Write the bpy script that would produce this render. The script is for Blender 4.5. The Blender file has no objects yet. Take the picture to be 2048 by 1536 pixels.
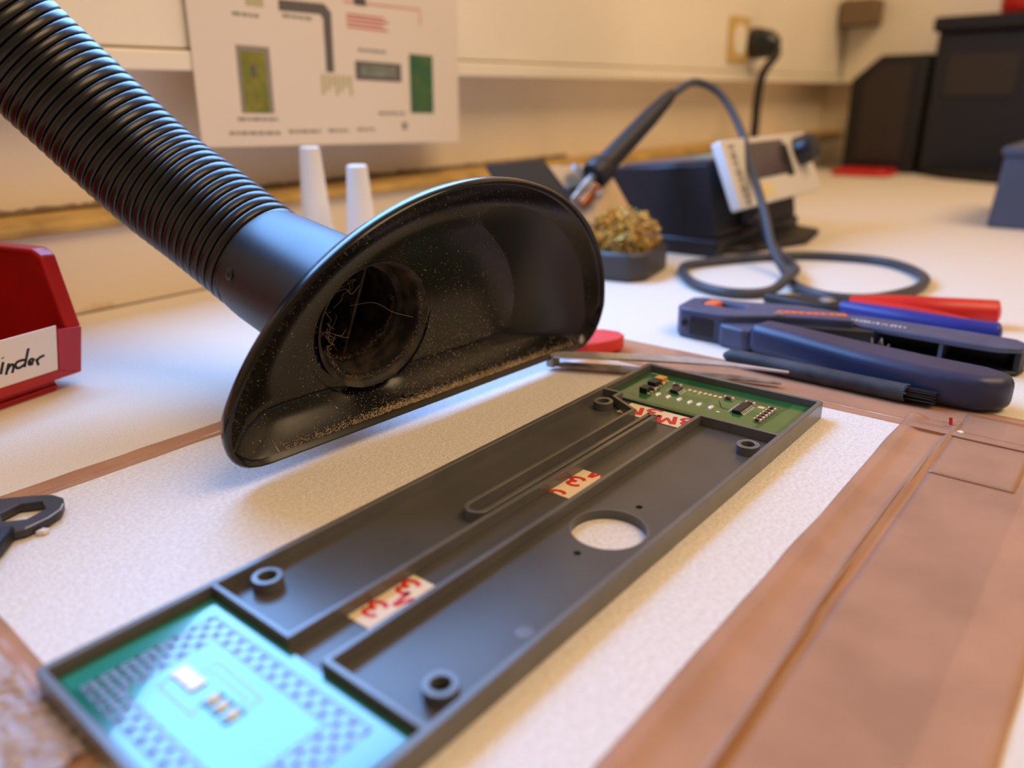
import bpy, bmesh, math, random
from mathutils import Vector, Matrix, noise
random.seed(7)
SC = bpy.context.scene
COL = SC.collection
PI = math.pi

# ------------------------------------------------------------------ camera
cam_d = bpy.data.cameras.new('camera'); cam = bpy.data.objects.new('camera', cam_d); COL.objects.link(cam)
cam_d.sensor_fit = 'HORIZONTAL'; cam_d.sensor_width = 36.0; cam_d.lens = 27.228
cam_d.clip_start = 0.005; cam_d.clip_end = 50
right = Vector((0.63595194, -0.77161095, -0.01347887)); up = Vector((0.27371487, 0.20919316, 0.93878559)); fwd = Vector((0.72155756, 0.60071188, -0.34423819))
m = Matrix((right, up, -fwd)).transposed().to_4x4(); m.translation = Vector((-0.0333313, -0.0749688, 0.1022426))
cam.matrix_world = m
cam_d.dof.use_dof = True; cam_d.dof.focus_distance = 0.238; cam_d.dof.aperture_fstop = 7.4; cam_d.dof.aperture_blades = 0
SC.camera = cam

# ------------------------------------------------------------------ world, lights, exposure
w = bpy.data.worlds.new('room'); SC.world = w; w.use_nodes = True
w.node_tree.nodes['Background'].inputs[0].default_value = (1.0, 0.68, 0.40, 1)
w.node_tree.nodes['Background'].inputs[1].default_value = 0.28
def area(name, loc, target, sx, sy, power, col):
    d = bpy.data.lights.new(name, 'AREA'); d.shape = 'RECTANGLE'; d.size = sx; d.size_y = sy; d.energy = power; d.color = col
    o = bpy.data.objects.new(name, d); COL.objects.link(o); o.location = loc
    o.rotation_euler = (Vector(target) - Vector(loc)).to_track_quat('-Z', 'Y').to_euler()
    return o
# cool daylight strip light above the bench trunking, warm ceiling luminaire in the room
area('daylight_bench_light', (0.225, 0.318, 0.286), (0.215, 0.0, 0.278), 0.40, 0.23, 4.7, (0.17, 0.45, 1.0))
area('warm_ceiling_light', (0.40, -0.85, 1.65), (0.35, 0.1, 0.0), 1.2, 0.9, 22.0, (1.0, 0.68, 0.38))
SC.view_settings.view_transform = 'Standard'; SC.view_settings.look = 'None'
SC.view_settings.exposure = 0.0; SC.view_settings.gamma = 1.0; SC.view_settings.use_curve_mapping = False

# ------------------------------------------------------------------ materials
def lin(c): return tuple(((x / 255) / 12.92 if x / 255 <= 0.04045 else ((x / 255 + 0.055) / 1.055) ** 2.4) for x in c) + (1,)
MATS = {}
def mat(name, rgb, rough=0.5, metal=0.0, spec=0.5, var=0.0, vscale=60, rgb2=None, bump=0.0, bscale=400, bdist=0.0003, coat=0.0, detail=4, ramp=(0.35, 0.65), ior=1.5, trans=0.0):
    if name in MATS: return MATS[name]
    mt = bpy.data.materials.new(name); mt.use_nodes = True; nt = mt.node_tree; b = nt.nodes['Principled BSDF']
    b.inputs['Base Color'].default_value = lin(rgb); b.inputs['Roughness'].default_value = rough; b.inputs['Metallic'].default_value = metal
    b.inputs['Specular IOR Level'].default_value = spec; b.inputs['Coat Weight'].default_value = coat; b.inputs['IOR'].default_value = ior
    b.inputs['Transmission Weight'].default_value = trans
    tc = nt.nodes.new('ShaderNodeTexCoord')
    if rgb2 is not None or var > 0:
        n = nt.nodes.new('ShaderNodeTexNoise'); n.inputs['Scale'].default_value = vscale; n.inputs['Detail'].default_value = detail
        r = nt.nodes.new('ShaderNodeValToRGB'); r.color_ramp.elements[0].position = ramp[0]; r.color_ramp.elements[1].position = ramp[1]
        c2 = rgb2 if rgb2 is not None else tuple(max(0, x * (1 - var)) for x in rgb)
        r.color_ramp.elements[0].color = lin(c2); r.color_ramp.elements[1].color = lin(rgb)
        nt.links.new(tc.outputs['Object'], n.inputs['Vector']); nt.links.new(n.outputs['Fac'], r.inputs['Fac']); nt.links.new(r.outputs['Color'], b.inputs['Base Color'])
    if bump > 0:
        n2 = nt.nodes.new('ShaderNodeTexNoise'); n2.inputs['Scale'].default_value = bscale; n2.inputs['Detail'].default_value = 3
        bp = nt.nodes.new('ShaderNodeBump'); bp.inputs['Strength'].default_value = bump; bp.inputs['Distance'].default_value = bdist
        nt.links.new(tc.outputs['Object'], n2.inputs['Vector']); nt.links.new(n2.outputs['Fac'], bp.inputs['Height']); nt.links.new(bp.outputs['Normal'], b.inputs['Normal'])
    MATS[name] = mt; return mt

mat('laminate', (228, 221, 210), 0.62, spec=0.22, rgb2=(214, 200, 178), vscale=1400, ramp=(0.30, 0.48), bump=0.35, bscale=1500, bdist=0.00012)
mat('foam', (243, 240, 238), 0.38, spec=0.55, rgb2=(226, 220, 214), vscale=900, bump=0.9, bscale=1300, bdist=0.0004)
mat('wall', (250, 238, 216), 0.6, var=0.06, vscale=6)
mat('wall_panel', (255, 248, 232), 0.45, var=0.05, vscale=5)
mat('upstand', (234, 220, 196), 0.5, rgb2=(196, 172, 134), vscale=38, ramp=(0.28, 0.42))
mat('strip', (214, 176, 98), 0.5, var=0.25, vscale=40)
mat('plastic_grey', (84, 83, 82), 0.31, spec=0.5, var=0.10, vscale=35, bump=0.03, bscale=300)
mat('plastic_grey_rim', (104, 103, 104), 0.27, spec=0.65, var=0.1, vscale=80)
mat('hood_black', (17, 17, 19), 0.20, spec=0.45, var=0.3, vscale=60, bump=0.04, bscale=120)
mat('hose_black', (16, 17, 21), 0.32, spec=0.55, var=0.2, vscale=120)
mat('collar_black', (30, 31, 37), 0.42, spec=0.5, bump=0.12, bscale=1600, bdist=0.0001)
mat('deep_black', (8, 8, 9), 0.6)
mat('dust', (214, 196, 168), 0.9, rgb2=(160, 138, 108), vscale=600)
mat('dust_grey', (150, 132, 110), 0.9)
mat('solder_mask', (30, 92, 48), 0.16, spec=0.6, coat=0.4, var=0.12, vscale=120)
mat('mask_trace', (46, 98, 46), 0.2, spec=0.6)
mat('mask_pour', (54, 108, 56), 0.16, spec=0.6, coat=0.4, var=0.06, vscale=120)
mat('mask_dark', (20, 70, 36), 0.18, spec=0.6, coat=0.3)
mat('mask_near', (18, 112, 92), 0.13, spec=0.7, coat=0.6, var=0.06, vscale=100)
mat('mask_near_pour', (40, 138, 120), 0.13, spec=0.7, coat=0.6)
mat('mask_near_line', (128, 134, 158), 0.25, spec=0.6, coat=0.3)
mat('board_edge', (22, 60, 30), 0.5)
mat('gold', (238, 212, 152), 0.35, metal=0.15, spec=0.6)
mat('solder', (240, 240, 238), 0.22, metal=0.25, spec=0.7)
mat('tin', (236, 226, 208), 0.3, metal=0.15)
mat('chip', (26, 25, 27), 0.42, spec=0.5, var=0.2, vscale=500)
mat('tantalum', (224, 158, 40), 0.4, var=0.1, vscale=400)
mat('ceramic', (132, 74, 50), 0.42, var=0.2, vscale=600)
mat('white_part', (246, 246, 244), 0.25, spec=0.6)
mat('tape_liner', (240, 222, 192), 0.5, var=0.03, vscale=60)
mat('print_red', (206, 36, 32), 0.5)
mat('bin_red', (186, 26, 22), 0.38, spec=0.45, var=0.06, vscale=90, bump=0.08, bscale=900, bdist=0.0001)
mat('card', (244, 232, 220), 0.7)
mat('ink', (20, 18, 18), 0.6)
mat('blade_black', (38, 35, 37), 0.4, spec=0.5, rgb2=(56, 52, 52), vscale=140)
mat('bright_edge', (190, 190, 194), 0.35, metal=0.6)
mat('tool_blue', (46, 54, 88), 0.40, spec=0.5, var=0.15, vscale=60, bump=0.06, bscale=700, bdist=0.0001)
mat('tool_grey', (74, 82, 112), 0.44, spec=0.5, var=0.12, vscale=80, bump=0.1, bscale=800, bdist=0.0001)
mat('tool_dark', (22, 24, 34), 0.5, var=0.2, vscale=80)
mat('orange', (238, 108, 44), 0.45)
mat('white_print', (206, 206, 214), 0.5)
mat('handle_red', (214, 34, 32), 0.36, spec=0.5, var=0.06, vscale=50)
mat('handle_blue', (36, 46, 140), 0.36, spec=0.5, var=0.08, vscale=50)
mat('steel', (204, 202, 208), 0.3, metal=0.35, spec=0.6, var=0.12, vscale=200)
mat('steel_worn', (176, 170, 164), 0.42, metal=0.35, rgb2=(120, 112, 104), vscale=160)
mat('brush_body', (66, 70, 78), 0.6, rgb2=(40, 42, 48), vscale=120, bump=0.2, bscale=500)
mat('bristle', (18, 18, 21), 0.4, spec=0.6)
mat('eraser_red', (232, 66, 60), 0.6, var=0.06, vscale=90, bump=0.1, bscale=700)
mat('white_plastic', (238, 234, 226), 0.4, spec=0.5)
mat('paper', (238, 228, 216), 0.75)
mat('ink_grey', (150, 142, 134), 0.8)
mat('ink_dark', (104, 100, 98), 0.8)
mat('ink_red', (206, 110, 100), 0.8)
mat('pic_green', (112, 124, 46), 0.8, rgb2=(150, 146, 60), vscale=90)
mat('pic_green2', (46, 104, 72), 0.8, rgb2=(92, 118, 70), vscale=60)
mat('pic_grey', (110, 116, 104), 0.8, rgb2=(140, 150, 138), vscale=120)
mat('pic_core', (146, 142, 62), 0.8, rgb2=(122, 126, 54), vscale=200)
mat('pic_olive', (196, 190, 150), 0.8)
mat('station_black', (24, 25, 34), 0.42, spec=0.5, var=0.1, vscale=40)
mat('station_top', (92, 98, 118), 0.45, spec=0.5)
mat('station_white', (222, 218, 212), 0.45)
mat('display', (66, 50, 58), 0.2, spec=0.6)
mat('sticker_green', (150, 196, 150), 0.5)
mat('sticker_yellow', (232, 216, 160), 0.5)
mat('knob_black', (22, 26, 34), 0.3, spec=0.6)
mat('cable_black', (30, 30, 33), 0.5)
mat('cable_grey', (64, 66, 72), 0.45)
mat('stand_tan', (186, 160, 124), 0.45, metal=0.15, var=0.08, vscale=60)
mat('stand_dark', (62, 58, 56), 0.45, spec=0.5)
mat('brass', (236, 196, 96), 0.4, metal=0.3, rgb2=(190, 140, 52), vscale=260)
mat('copper', (150, 96, 60), 0.35, metal=0.7)
mat('box_brown', (50, 42, 34), 0.7)
mat('box_black', (22, 21, 22), 0.6, var=0.2, vscale=14)
mat('box_blue', (76, 84, 104), 0.5, var=0.08, vscale=30)
mat('socket_yellow', (214, 184, 112), 0.5)
mat('grille_brown', (124, 104, 80), 0.7)
mat('floor', (120, 112, 104), 0.6, var=0.1, vscale=4)

# brown translucent packing tape: tinted clear film over whatever lies below
def tape_mat(name, tint, film, mix, bump=0.0, bscale=90, bdist=0.0004, rough=0.16):
    mt = bpy.data.materials.new(name); mt.use_nodes = True; nt = mt.node_tree; b = nt.nodes['Principled BSDF']; out = nt.nodes['Material Output']
    tc = nt.nodes.new('ShaderNodeTexCoord'); n = nt.nodes.new('ShaderNodeTexNoise'); n.inputs['Scale'].default_value = 45; n.inputs['Detail'].default_value = 6
    r = nt.nodes.new('ShaderNodeValToRGB'); r.color_ramp.elements[0].color = lin(tuple(x * 0.93 for x in film)); r.color_ramp.elements[1].color = lin(film)
    r.color_ramp.elements[0].position = 0.35; r.color_ramp.elements[1].position = 0.6
    nt.links.new(tc.outputs['Object'], n.inputs['Vector']); nt.links.new(n.outputs['Fac'], r.inputs['Fac']); nt.links.new(r.outputs['Color'], b.inputs['Base Color'])
    b.inputs['Roughness'].default_value = rough; b.inputs['Specular IOR Level'].default_value = 0.45
    t = nt.nodes.new('ShaderNodeBsdfTransparent'); t.inputs['Color'].default_value = lin(tint)
    mx = nt.nodes.new('ShaderNodeMixShader'); mx.inputs[0].default_value = mix
    nt.links.new(t.outputs[0], mx.inputs[1]); nt.links.new(b.outputs[0], mx.inputs[2]); nt.links.new(mx.outputs[0], out.inputs['Surface'])
    n2 = nt.nodes.new('ShaderNodeTexNoise'); n2.inputs['Scale'].default_value = bscale; n2.inputs['Detail'].default_value = 5
    bp = nt.nodes.new('ShaderNodeBump'); bp.inputs['Strength'].default_value = bump; bp.inputs['Distance'].default_value = bdist
    nt.links.new(tc.outputs['Object'], n2.inputs['Vector']); nt.links.new(n2.outputs['Fac'], bp.inputs['Height']); nt.links.new(bp.outputs['Normal'], b.inputs['Normal'])
    MATS[name] = mt
mat('dusty_black', (34, 31, 31), 0.6, rgb2=(74, 64, 54), vscale=160, ramp=(0.38, 0.55))
tape_mat('tape', (242, 220, 198), (230, 194, 166), 0.38, bump=0.12, bscale=70)
tape_mat('tape_crinkle', (240, 226, 214), (226, 214, 220), 0.62, bump=1.0, bscale=170, bdist=0.0016, rough=0.08)  # pale lavender film colour stands in for lamp highlights on the crinkles
tape_mat('tape_fold', (190, 130, 76), (168, 108, 50), 0.75, bump=0.2, bscale=80)

# ------------------------------------------------------------------ mesh helpers (all coordinates in millimetres, world space)
MM = 0.001
class B:
    def __init__(s): s.v = []; s.f = []
    def add(s, vs, fs):
        o = len(s.v); s.v += [tuple(v) for v in vs]; s.f += [tuple(i + o for i in f) for f in fs]; return s
def box(b, x0, x1, y0, y1, z0, z1):
    return b.add([(x0,y0,z0),(x1,y0,z0),(x1,y1,z0),(x0,y1,z0),(x0,y0,z1),(x1,y0,z1),(x1,y1,z1),(x0,y1,z1)],
                 [(3,2,1,0),(4,5,6,7),(0,1,5,4),(1,2,6,5),(2,3,7,6),(3,0,4,7)])
def obox(b, c, ax, ay, az, hx, hy, hz):
    c = Vector(c); ax = Vector(ax).normalized(); ay = Vector(ay).normalized(); az = Vector(az).normalized(); vs = []
    for sz in (-1, 1):
        for sx, sy in ((-1,-1),(1,-1),(1,1),(-1,1)): vs.append(c + ax*hx*sx + ay*hy*sy + az*hz*sz)
    return b.add(vs, [(3,2,1,0),(4,5,6,7),(0,1,5,4),(1,2,6,5),(2,3,7,6),(3,0,4,7)])
def frame(d):
    d = Vector(d).normalized(); a = Vector((0,0,1)) if abs(d.z) < 0.9 else Vector((1,0,0))
    x = d.cross(a).normalized(); return x, d.cross(x).normalized()
def lathe(b, o, axis, prof, n=40, capa=True, capb=True):
    o = Vector(o); d = Vector(axis).normalized(); x, y = frame(d); vs = []; fs = []
    for r, t in prof:
        for k in range(n):
            a = 2*PI*k/n; vs.append(o + d*t + (x*math.cos(a) + y*math.sin(a))*r)
    for i in range(len(prof)-1):
        for k in range(n): fs.append((i*n+k, i*n+(k+1)%n, (i+1)*n+(k+1)%n, (i+1)*n+k))
    if capa: fs.append(tuple(range(n-1,-1,-1)))
    if capb: fs.append(tuple(range((len(prof)-1)*n, len(prof)*n)))
    return b.add(vs, fs)
def catmull(pts, n=8):
    P = [Vector(p) for p in pts]; P = [P[0]*2-P[1]] + P + [P[-1]*2-P[-2]]; out = []
    for i in range(1, len(P)-2):
        for k in range(n):
            t = k/n; a, b_, c, d = P[i-1], P[i], P[i+1], P[i+2]
            out.append(0.5*((2*b_)+(c-a)*t+(2*a-5*b_+4*c-d)*t*t+(3*b_-a-3*c+d)*t**3))
    out.append(P[-2]); return out
def sweep(b, pts, rad, n=10, cap=True, flat=1.0):
    pts = [Vector(p) for p in pts]; N = len(pts); vs = []; fs = []
    T = [(pts[min(i+1,N-1)]-pts[max(i-1,0)]).normalized() for i in range(N)]
    x, y = frame(T[0])
    for i in range(N):
        x = (x - T[i]*x.dot(T[i])).normalized(); y = T[i].cross(x)
        r = rad(i/(N-1)) if callable(rad) else (rad[i] if isinstance(rad, (list, tuple)) else rad)
        for k in range(n):
            a = 2*PI*k/n; vs.append(pts[i] + x*math.cos(a)*r + y*math.sin(a)*r*flat)
    for i in range(N-1):
        for k in range(n): fs.append((i*n+k, i*n+(k+1)%n, (i+1)*n+(k+1)%n, (i+1)*n+k))
    if cap: fs.append(tuple(range(n-1,-1,-1))); fs.append(tuple(range((N-1)*n, N*n)))
    return b.add(vs, fs)
def circle(cx, cy, r, n=40, ry=None): return [(cx+r*math.cos(2*PI*k/n), cy+(ry or r)*math.sin(2*PI*k/n)) for k in range(n)]
def strip(pts, wd):
    """outline polygon of a constant-width wall along a polyline"""
    P = [Vector((p[0], p[1])) for p in pts]; L = []; R = []
    for i, p in enumerate(P):
        a = (P[i]-P[i-1]).normalized() if i > 0 else (P[1]-P[0]).normalized()
        c = (P[i+1]-P[i]).normalized() if i < len(P)-1 else a
        na = Vector((-a.y, a.x)); nc = Vector((-c.y, c.x)); q = (na+nc); q = q/ max(0.3, q.dot(q)) * 2 if q.length > 0.2 else na
        L.append(p+q*wd/2); R.append(p-q*wd/2)
    return [(v.x, v.y) for v in L + R[::-1]]
def rrect(x0, x1, y0, y1, r, n=5):
    out = []
    for cx, cy, a0 in ((x1-r,y1-r,0),(x0+r,y1-r,PI/2),(x0+r,y0+r,PI),(x1-r,y0+r,1.5*PI)):
        for k in range(n+1): a = a0+PI/2*k/n; out.append((cx+r*math.cos(a), cy+r*math.sin(a)))
    return out
def ext(b, outline, z0, z1, holes=(), T=None):
    """extrude a plan outline (with holes) from z0 to z1; T maps (x,y,z)->world"""
    bm = bmesh.new(); loops = [outline] + list(holes); edges = []
    for lp in loops:
        vs = [bm.verts.new((p[0], p[1], 0)) for p in lp]
        for i in range(len(vs)): edges.append(bm.edges.new((vs[i], vs[(i+1) % len(vs)])))
    if holes: bmesh.ops.triangle_fill(bm, edges=edges, use_beauty=True)
    else: bm.faces.new([v for v in bm.verts])
    bm.verts.index_update(); tris = [[v.index for v in f.verts] for f in bm.faces]; nv = len(bm.verts); co = [(v.co.x, v.co.y) for v in bm.verts]
    bm.free(); vs = [(x,y,z0) for x,y in co] + [(x,y,z1) for x,y in co]; fs = []
    for t in tris: fs.append(tuple(t[::-1])); fs.append(tuple(i+nv for i in t))
    o = 0
    for lp in loops:
        n = len(lp)
        for i in range(n): fs.append((o+i, o+(i+1) % n, o+(i+1) % n+nv, o+i+nv))
        o += n
    if T: vs = [T(*v) for v in vs]
    return b.add(vs, fs)
def mesh(name, b):
    me = bpy.data.meshes.new(name); me.from_pydata([Vector(v)*MM for v in b.v], [], b.f)
    bm = bmesh.new(); bm.from_mesh(me); bmesh.ops.recalc_face_normals(bm, faces=bm.faces); bm.to_mesh(me); bm.free()
    return me
def put(name, b, mt, parent=None, bev=0.0, smooth=True, seg=2, ang=35):
    if parent is not None:
        inv = Matrix.Translation(parent.location) @ parent.rotation_euler.to_matrix().to_4x4()
        if parent.parent is not None: inv = Matrix.Translation(parent.parent.location) @ parent.parent.rotation_euler.to_matrix().to_4x4() @ inv
        inv = inv.inverted(); b2 = B(); b2.f = b.f; b2.v = [tuple((inv @ (Vector(v)*MM))/MM) for v in b.v]; b = b2
    me = mesh(name, b); me.materials.append(MATS[mt]); o = bpy.data.objects.new(name, me); COL.objects.link(o)
    if smooth:
        me.shade_smooth(); me.set_sharp_from_angle(angle=math.radians(ang))
    if bev > 0:
        md = o.modifiers.new('bevel', 'BEVEL'); md.width = bev*MM; md.segments = seg; md.limit_method = 'ANGLE'; md.angle_limit = math.radians(30)
    if parent is not None: o.parent = parent
    return o
def tag(o, label, cat, group=None):
    o['label'] = label; o['category'] = cat
    if group: o['group'] = group
    return o
def thing(name, label, cat, loc, rz=0.0, group=None):
    o = bpy.data.objects.new(name, None); COL.objects.link(o); o.location = Vector(loc)*MM; o.rotation_euler = (0,0,rz); o.empty_display_size = 0.01
    return tag(o, label, cat, group)
def struct(name, b, mt, parent=None, bev=0.0):
    o = put(name, b, mt, parent, bev); o['kind'] = 'structure'; return o
def text_mesh(body, size, off=0.0):
    cu = bpy.data.curves.new('txt', 'FONT'); cu.body = body; cu.size = size; cu.offset = off; cu.align_x = 'CENTER'; cu.align_y = 'CENTER'
    o = bpy.data.objects.new('txt', cu); COL.objects.link(o); bpy.context.view_layer.update()
    me = bpy.data.meshes.new_from_object(o.evaluated_get(bpy.context.evaluated_depsgraph_get())); bpy.data.objects.remove(o)
    vs = [tuple(v.co) for v in me.vertices]; fs = [tuple(p.vertices) for p in me.polygons]; bpy.data.meshes.remove(me); return vs, fs

# ------------------------------------------------------------------ the room
struct('floor', box(B(), -1600, 2400, -1600, 600, -780, -750), 'floor')
struct('wall_back', box(B(), -1500, 1310, 380, 480, -750, 1500), 'wall')
struct('wall_right', box(B(), 1310, 1400, -1500, 480, -750, 1500), 'wall')
struct('trim_1', box(B(), -1500, 1310, 350, 380, 0, 43), 'upstand', bev=1.0)
b = B(); ext(b, [(346,43),(346,46),(348,48.5),(356,49),(379.5,50),(379.5,43)], -1500, 1309, T=lambda x,y,z:(z,x,y)); struct('trim_2', b, 'strip', bev=0.6)
tr = struct('trim_3', box(B(), -1500, 1310, 352, 380, 131, 262), 'wall_panel', bev=1.0)
o = put('lower_lip', ext(B(), [(349.5,119.5),(349.5,129),(351,130),(380,130),(380,123),(352,119.5)], -1500, 1309.5, T=lambda x,y,z:(z,x,y)), 'wall_panel', tr, bev=0.8)
b = box(B(), 1278, 1310, -1500, 349, 119.5, 262); struct('trim_4', b, 'wall_panel', bev=1.5)
# lumpy brown sealant bead where the strip meets the wall
b = B(); pts = []
for i in range(220):
    x = -60 + i*3.0; pts.append((x, 378.6, 51 + 1.1*noise.noise(Vector((x*0.09, 0, 0))) + 0.9*noise.noise(Vector((x*0.31, 3, 0)))))
sweep(b, pts, lambda t: 1.9+0.9*noise.noise(Vector((t*120,7,0))), 8); struct('trim_5', b, 'grille_brown')

# workbench
wb = thing('workbench', 'cream white laminate workbench with speckled top along the wall', 'workbench', (0,-300,-750))
put('tabletop', box(B(), -900, 1308, -420, 350, -30, 0), 'laminate', wb, bev=1.0)
for x in (-820, 1230):
    for y in (-360, 290): put('leg', box(B(), x-22, x+22, y-22, y+22, -750, -30), 'tool_grey', wb, bev=2)

# ------------------------------------------------------------------ foam sheet and packing tape border
fo = put('foam_sheet', ext(B(), rrect(-2, 232, -26, 150, 2), 0.05, 1.0), 'foam')
tag(fo, 'thin white foam sheet lying on the bench under the grey housing', 'foam sheet')
def tape(name, x0, x1, y0, y1, z, label, mt='tape', nx=40, ny=14, amp=0.05, fn=None, edge=0.2, seed=0, group='brown packing tape strips framing the foam'):
    b = B(); vs = []; fs = []
    for j in range(ny+1):
        for i in range(nx+1):
            u_, v_ = i/nx, j/ny; x = x0+(x1-x0)*u_; y = y0+(y1-y0)*v_
            if j in (0, ny): y += edge*noise.noise(Vector((x*0.05, j*9.1+seed, 1)))*2
            if i in (0, nx): x += edge*noise.noise(Vector((y*0.05, i*7.3+seed, 5)))*2
            h = z + amp*(noise.noise(Vector((x*0.15, y*0.15, seed)))+0.6) + (fn(x, y) if fn else 0)
            vs.append((x, y, max(0.04, h)))
    for j in range(ny):
        for i in range(nx): a = j*(nx+1)+i; fs.append((a, a+1, a+nx+2, a+nx+1))
    b.add(vs, fs); o = put(name, b, mt, ang=80)
    md = o.modifiers.new('solid', 'SOLIDIFY'); md.thickness = 0.00004; md.offset = 1
    return tag(o, label, 'tape', group)
def drop(x0, x1, lo):      # height change from the foam level down to the table
    return lambda t: 0
def ridge(x, y):
    r = math.exp(-((y + 37.2 + 1.2*math.sin(x*0.03)) / 1.1)**2); return 1.3*r
step = lambda a, c, t: min(1, max(0, (t-a)/(c-a)))
tape('packing_tape', 226.5, 257, -60, 158, 1.12, 'brown packing tape strip between the foam and the crimping tool', nx=26, ny=110, amp=0.12,
     fn=lambda x, y: -1.0*step(231, 235, x), seed=1)
tape('packing_tape', -60, 258, 147, 159, 1.12, 'narrow brown packing tape strip along the foam edge facing the red bin', nx=160, ny=8, amp=0.10, fn=lambda x, y: -1.0*step(149.5, 152, y), seed=2, edge=0.5)
tape('packing_tape', -70, 240, -62, -23.2, 1.18, 'wide brown packing tape strip with a raised glossy crease beside the housing', nx=150, ny=44, amp=0.03,
     fn=lambda x, y: -1.0*step(-27, -30, -(-y)) * 0 - 1.0*step(26.5, 29.5, -y) + ridge(x, y), seed=3)
tape('packing_tape', -70, 252, -73.5, -38.6, 0.34, 'brown packing tape strip overlapping the creased strip on the bench', nx=120, ny=16, amp=0.03, seed=4, fn=lambda x, y: 0.0)
tape('packing_tape', 196, 250, -60, -38.8, 0.62, 'short brown tape patch over the mat corner beside the red wire scrap', nx=30, ny=14, amp=0.05, seed=5)
tape('packing_tape', -60, 2.5, 40, 150, 1.14, 'brown packing tape strip on the foam end under the black multi tool', nx=26, ny=40, amp=0.15, fn=lambda x, y: -1.0*step(2, 6, -x), seed=6)
def crink(x, y): 
    s = 1.6*noise.noise(Vector((x*0.42, y*0.42, 3))); return abs(s)*1.6
tape('packing_tape', -42, -1.9, 44, 84, 1.2, 'crinkled shiny clear brown tape beside the near end of the housing', mt='tape_crinkle', nx=70, ny=110, amp=0.2, fn=crink, seed=8)
b = B(); pts = [(x, -37.2-1.2*math.sin(x*0.03), 0.95) for x in range(-60, 236, 4)]
sweep(b, pts, lambda t: 0.95-0.45*t, 8, flat=0.7); o = put('tape_crease', b, 'tape_fold'); tag(o, 'rolled up crease of amber tape running along the wide brown strip', 'tape crease')

# ------------------------------------------------------------------ grey plastic housing
RIM, FL, BOT = 6.9, 3.6, 1.02
W, L = 63.2, 215.0
hs = thing('plastic_housing', 'long dark grey plastic housing half with ribs, screw bosses and a round hole', 'housing', (107, 31, 1.0))
hole = circle(108.4, 13.0, 9.3, 56)
put('floor_plate', ext(B(), rrect(-1.2, L+1.2, -1.2, W+1.2, 1.0), BOT, FL, [hole, circle(122.4,12.8,0.95,16), circle(94.9,12.9,0.95,16)]), 'plastic_grey', hs, bev=0.15)
put('outer_wall', ext(B(), rrect(-1.7, L+1.7, -1.7, W+1.7, 1.4), BOT, RIM, [rrect(0, L, 0, W, 0.4, 3)]), 'plastic_grey_rim', hs, bev=0.35)
TH = 1.35
def rib(name, pts, z1=RIM-0.05, th=TH): return put(name, ext(B(), strip(pts, th), FL-0.05, z1), 'plastic_grey_rim', hs, bev=0.16)
rib('cable_rib', [(33.2, W+0.5), (33.2, 36.9), (172.2, 36.7)])
U = [(172.6, 38.8+0.6)] + [(172.6-0.1, 38.95)]
arc = [(93.2+3.0*math.cos(a), 41.9+3.0*math.sin(a)) for a in [(-PI/2 - PI*k/14) for k in range(15)]]
rib('loop_rib', [(172.3, 38.95)] + arc + [(172.6, 44.9), (178.9, 56.4), (183.2, 56.4), (183.2, W+0.5)], th=1.2)
put('rib_end', ext(B(), [(171.4,36.1),(172.8,36.1),(172.8,39.6),(171.4,39.6)], FL, RIM-0.05), 'plastic_grey_rim', hs, bev=0.12)
rib('compartment_rib', [(33.2, -0.5), (33.2, 25.6), (181.2, 25.6), (181.2, -0.5)])
for cx, cy in ((42.6,58.0),(174.1,57.6),(170.6,4.7),(42.4,5.4)):
    put('screw_boss', ext(B(), circle(cx,cy,3.4,36), FL-0.05, RIM-0.6, [circle(cx,cy,2.0,28)]), 'plastic_grey_rim', hs, bev=0.15)
    put('boss_bore', ext(B(), circle(cx,cy,2.05,28), FL, FL+0.25), 'deep_black', hs)
put('ejector_mark', ext(B(), circle(65.0,4.6,1.9,28), FL-0.02, FL+0.06), 'plastic_grey_rim', hs)
put('flange', ext(B(), circle(108.4,13.0,9.75,56), FL-0.02, FL+0.05, [circle(108.4,13.0,9.3,56)]), 'plastic_grey_rim', hs)

# printed liner pieces of double sided tape on the housing floor
def clip(b, x0, x1, y0, y1):
    bm = bmesh.new(); vs = [bm.verts.new(v) for v in b.v]
    for f in b.f:
        try: bm.faces.new([vs[i] for i in f])
        except ValueError: pass
    for co, no in (((x0,0,0),(-1,0,0)),((x1,0,0),(1,0,0)),((0,y0,0),(0,-1,0)),((0,y1,0),(0,1,0))):
        bmesh.ops.bisect_plane(bm, geom=bm.verts[:]+bm.edges[:]+bm.faces[:], plane_co=co, plane_no=no, clear_outer=True)
    bm.verts.index_update(); o = B(); o.v = [tuple(v.co) for v in bm.verts]; o.f = [tuple(v.index for v in f.verts) for f in bm.faces]; bm.free(); return o
G3 = B()
ext(G3, [(.02,-.36),(.02,.36),(.22,.36),(.37,.02),(.52,.36),(.72,.36),(.72,-.36),(.56,-.36),(.56,.12),(.42,-.2),(.32,-.2),(.18,.12),(.18,-.36)], 0.0, 0.003)
ext(G3, strip([(-.62,.19),(-.54,.28),(-.40,.31),(-.24,.27),(-.18,.17),(-.24,.05),(-.42,.0)], 0.15), 0.0, 0.003)
ext(G3, strip([(-.42,.0),(-.22,-.04),(-.15,-.16),(-.22,-.27),(-.40,-.31),(-.55,-.28),(-.64,-.17)], 0.15), 0.0015, 0.0045)
TV, TF = G3.v, G3.f
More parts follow.
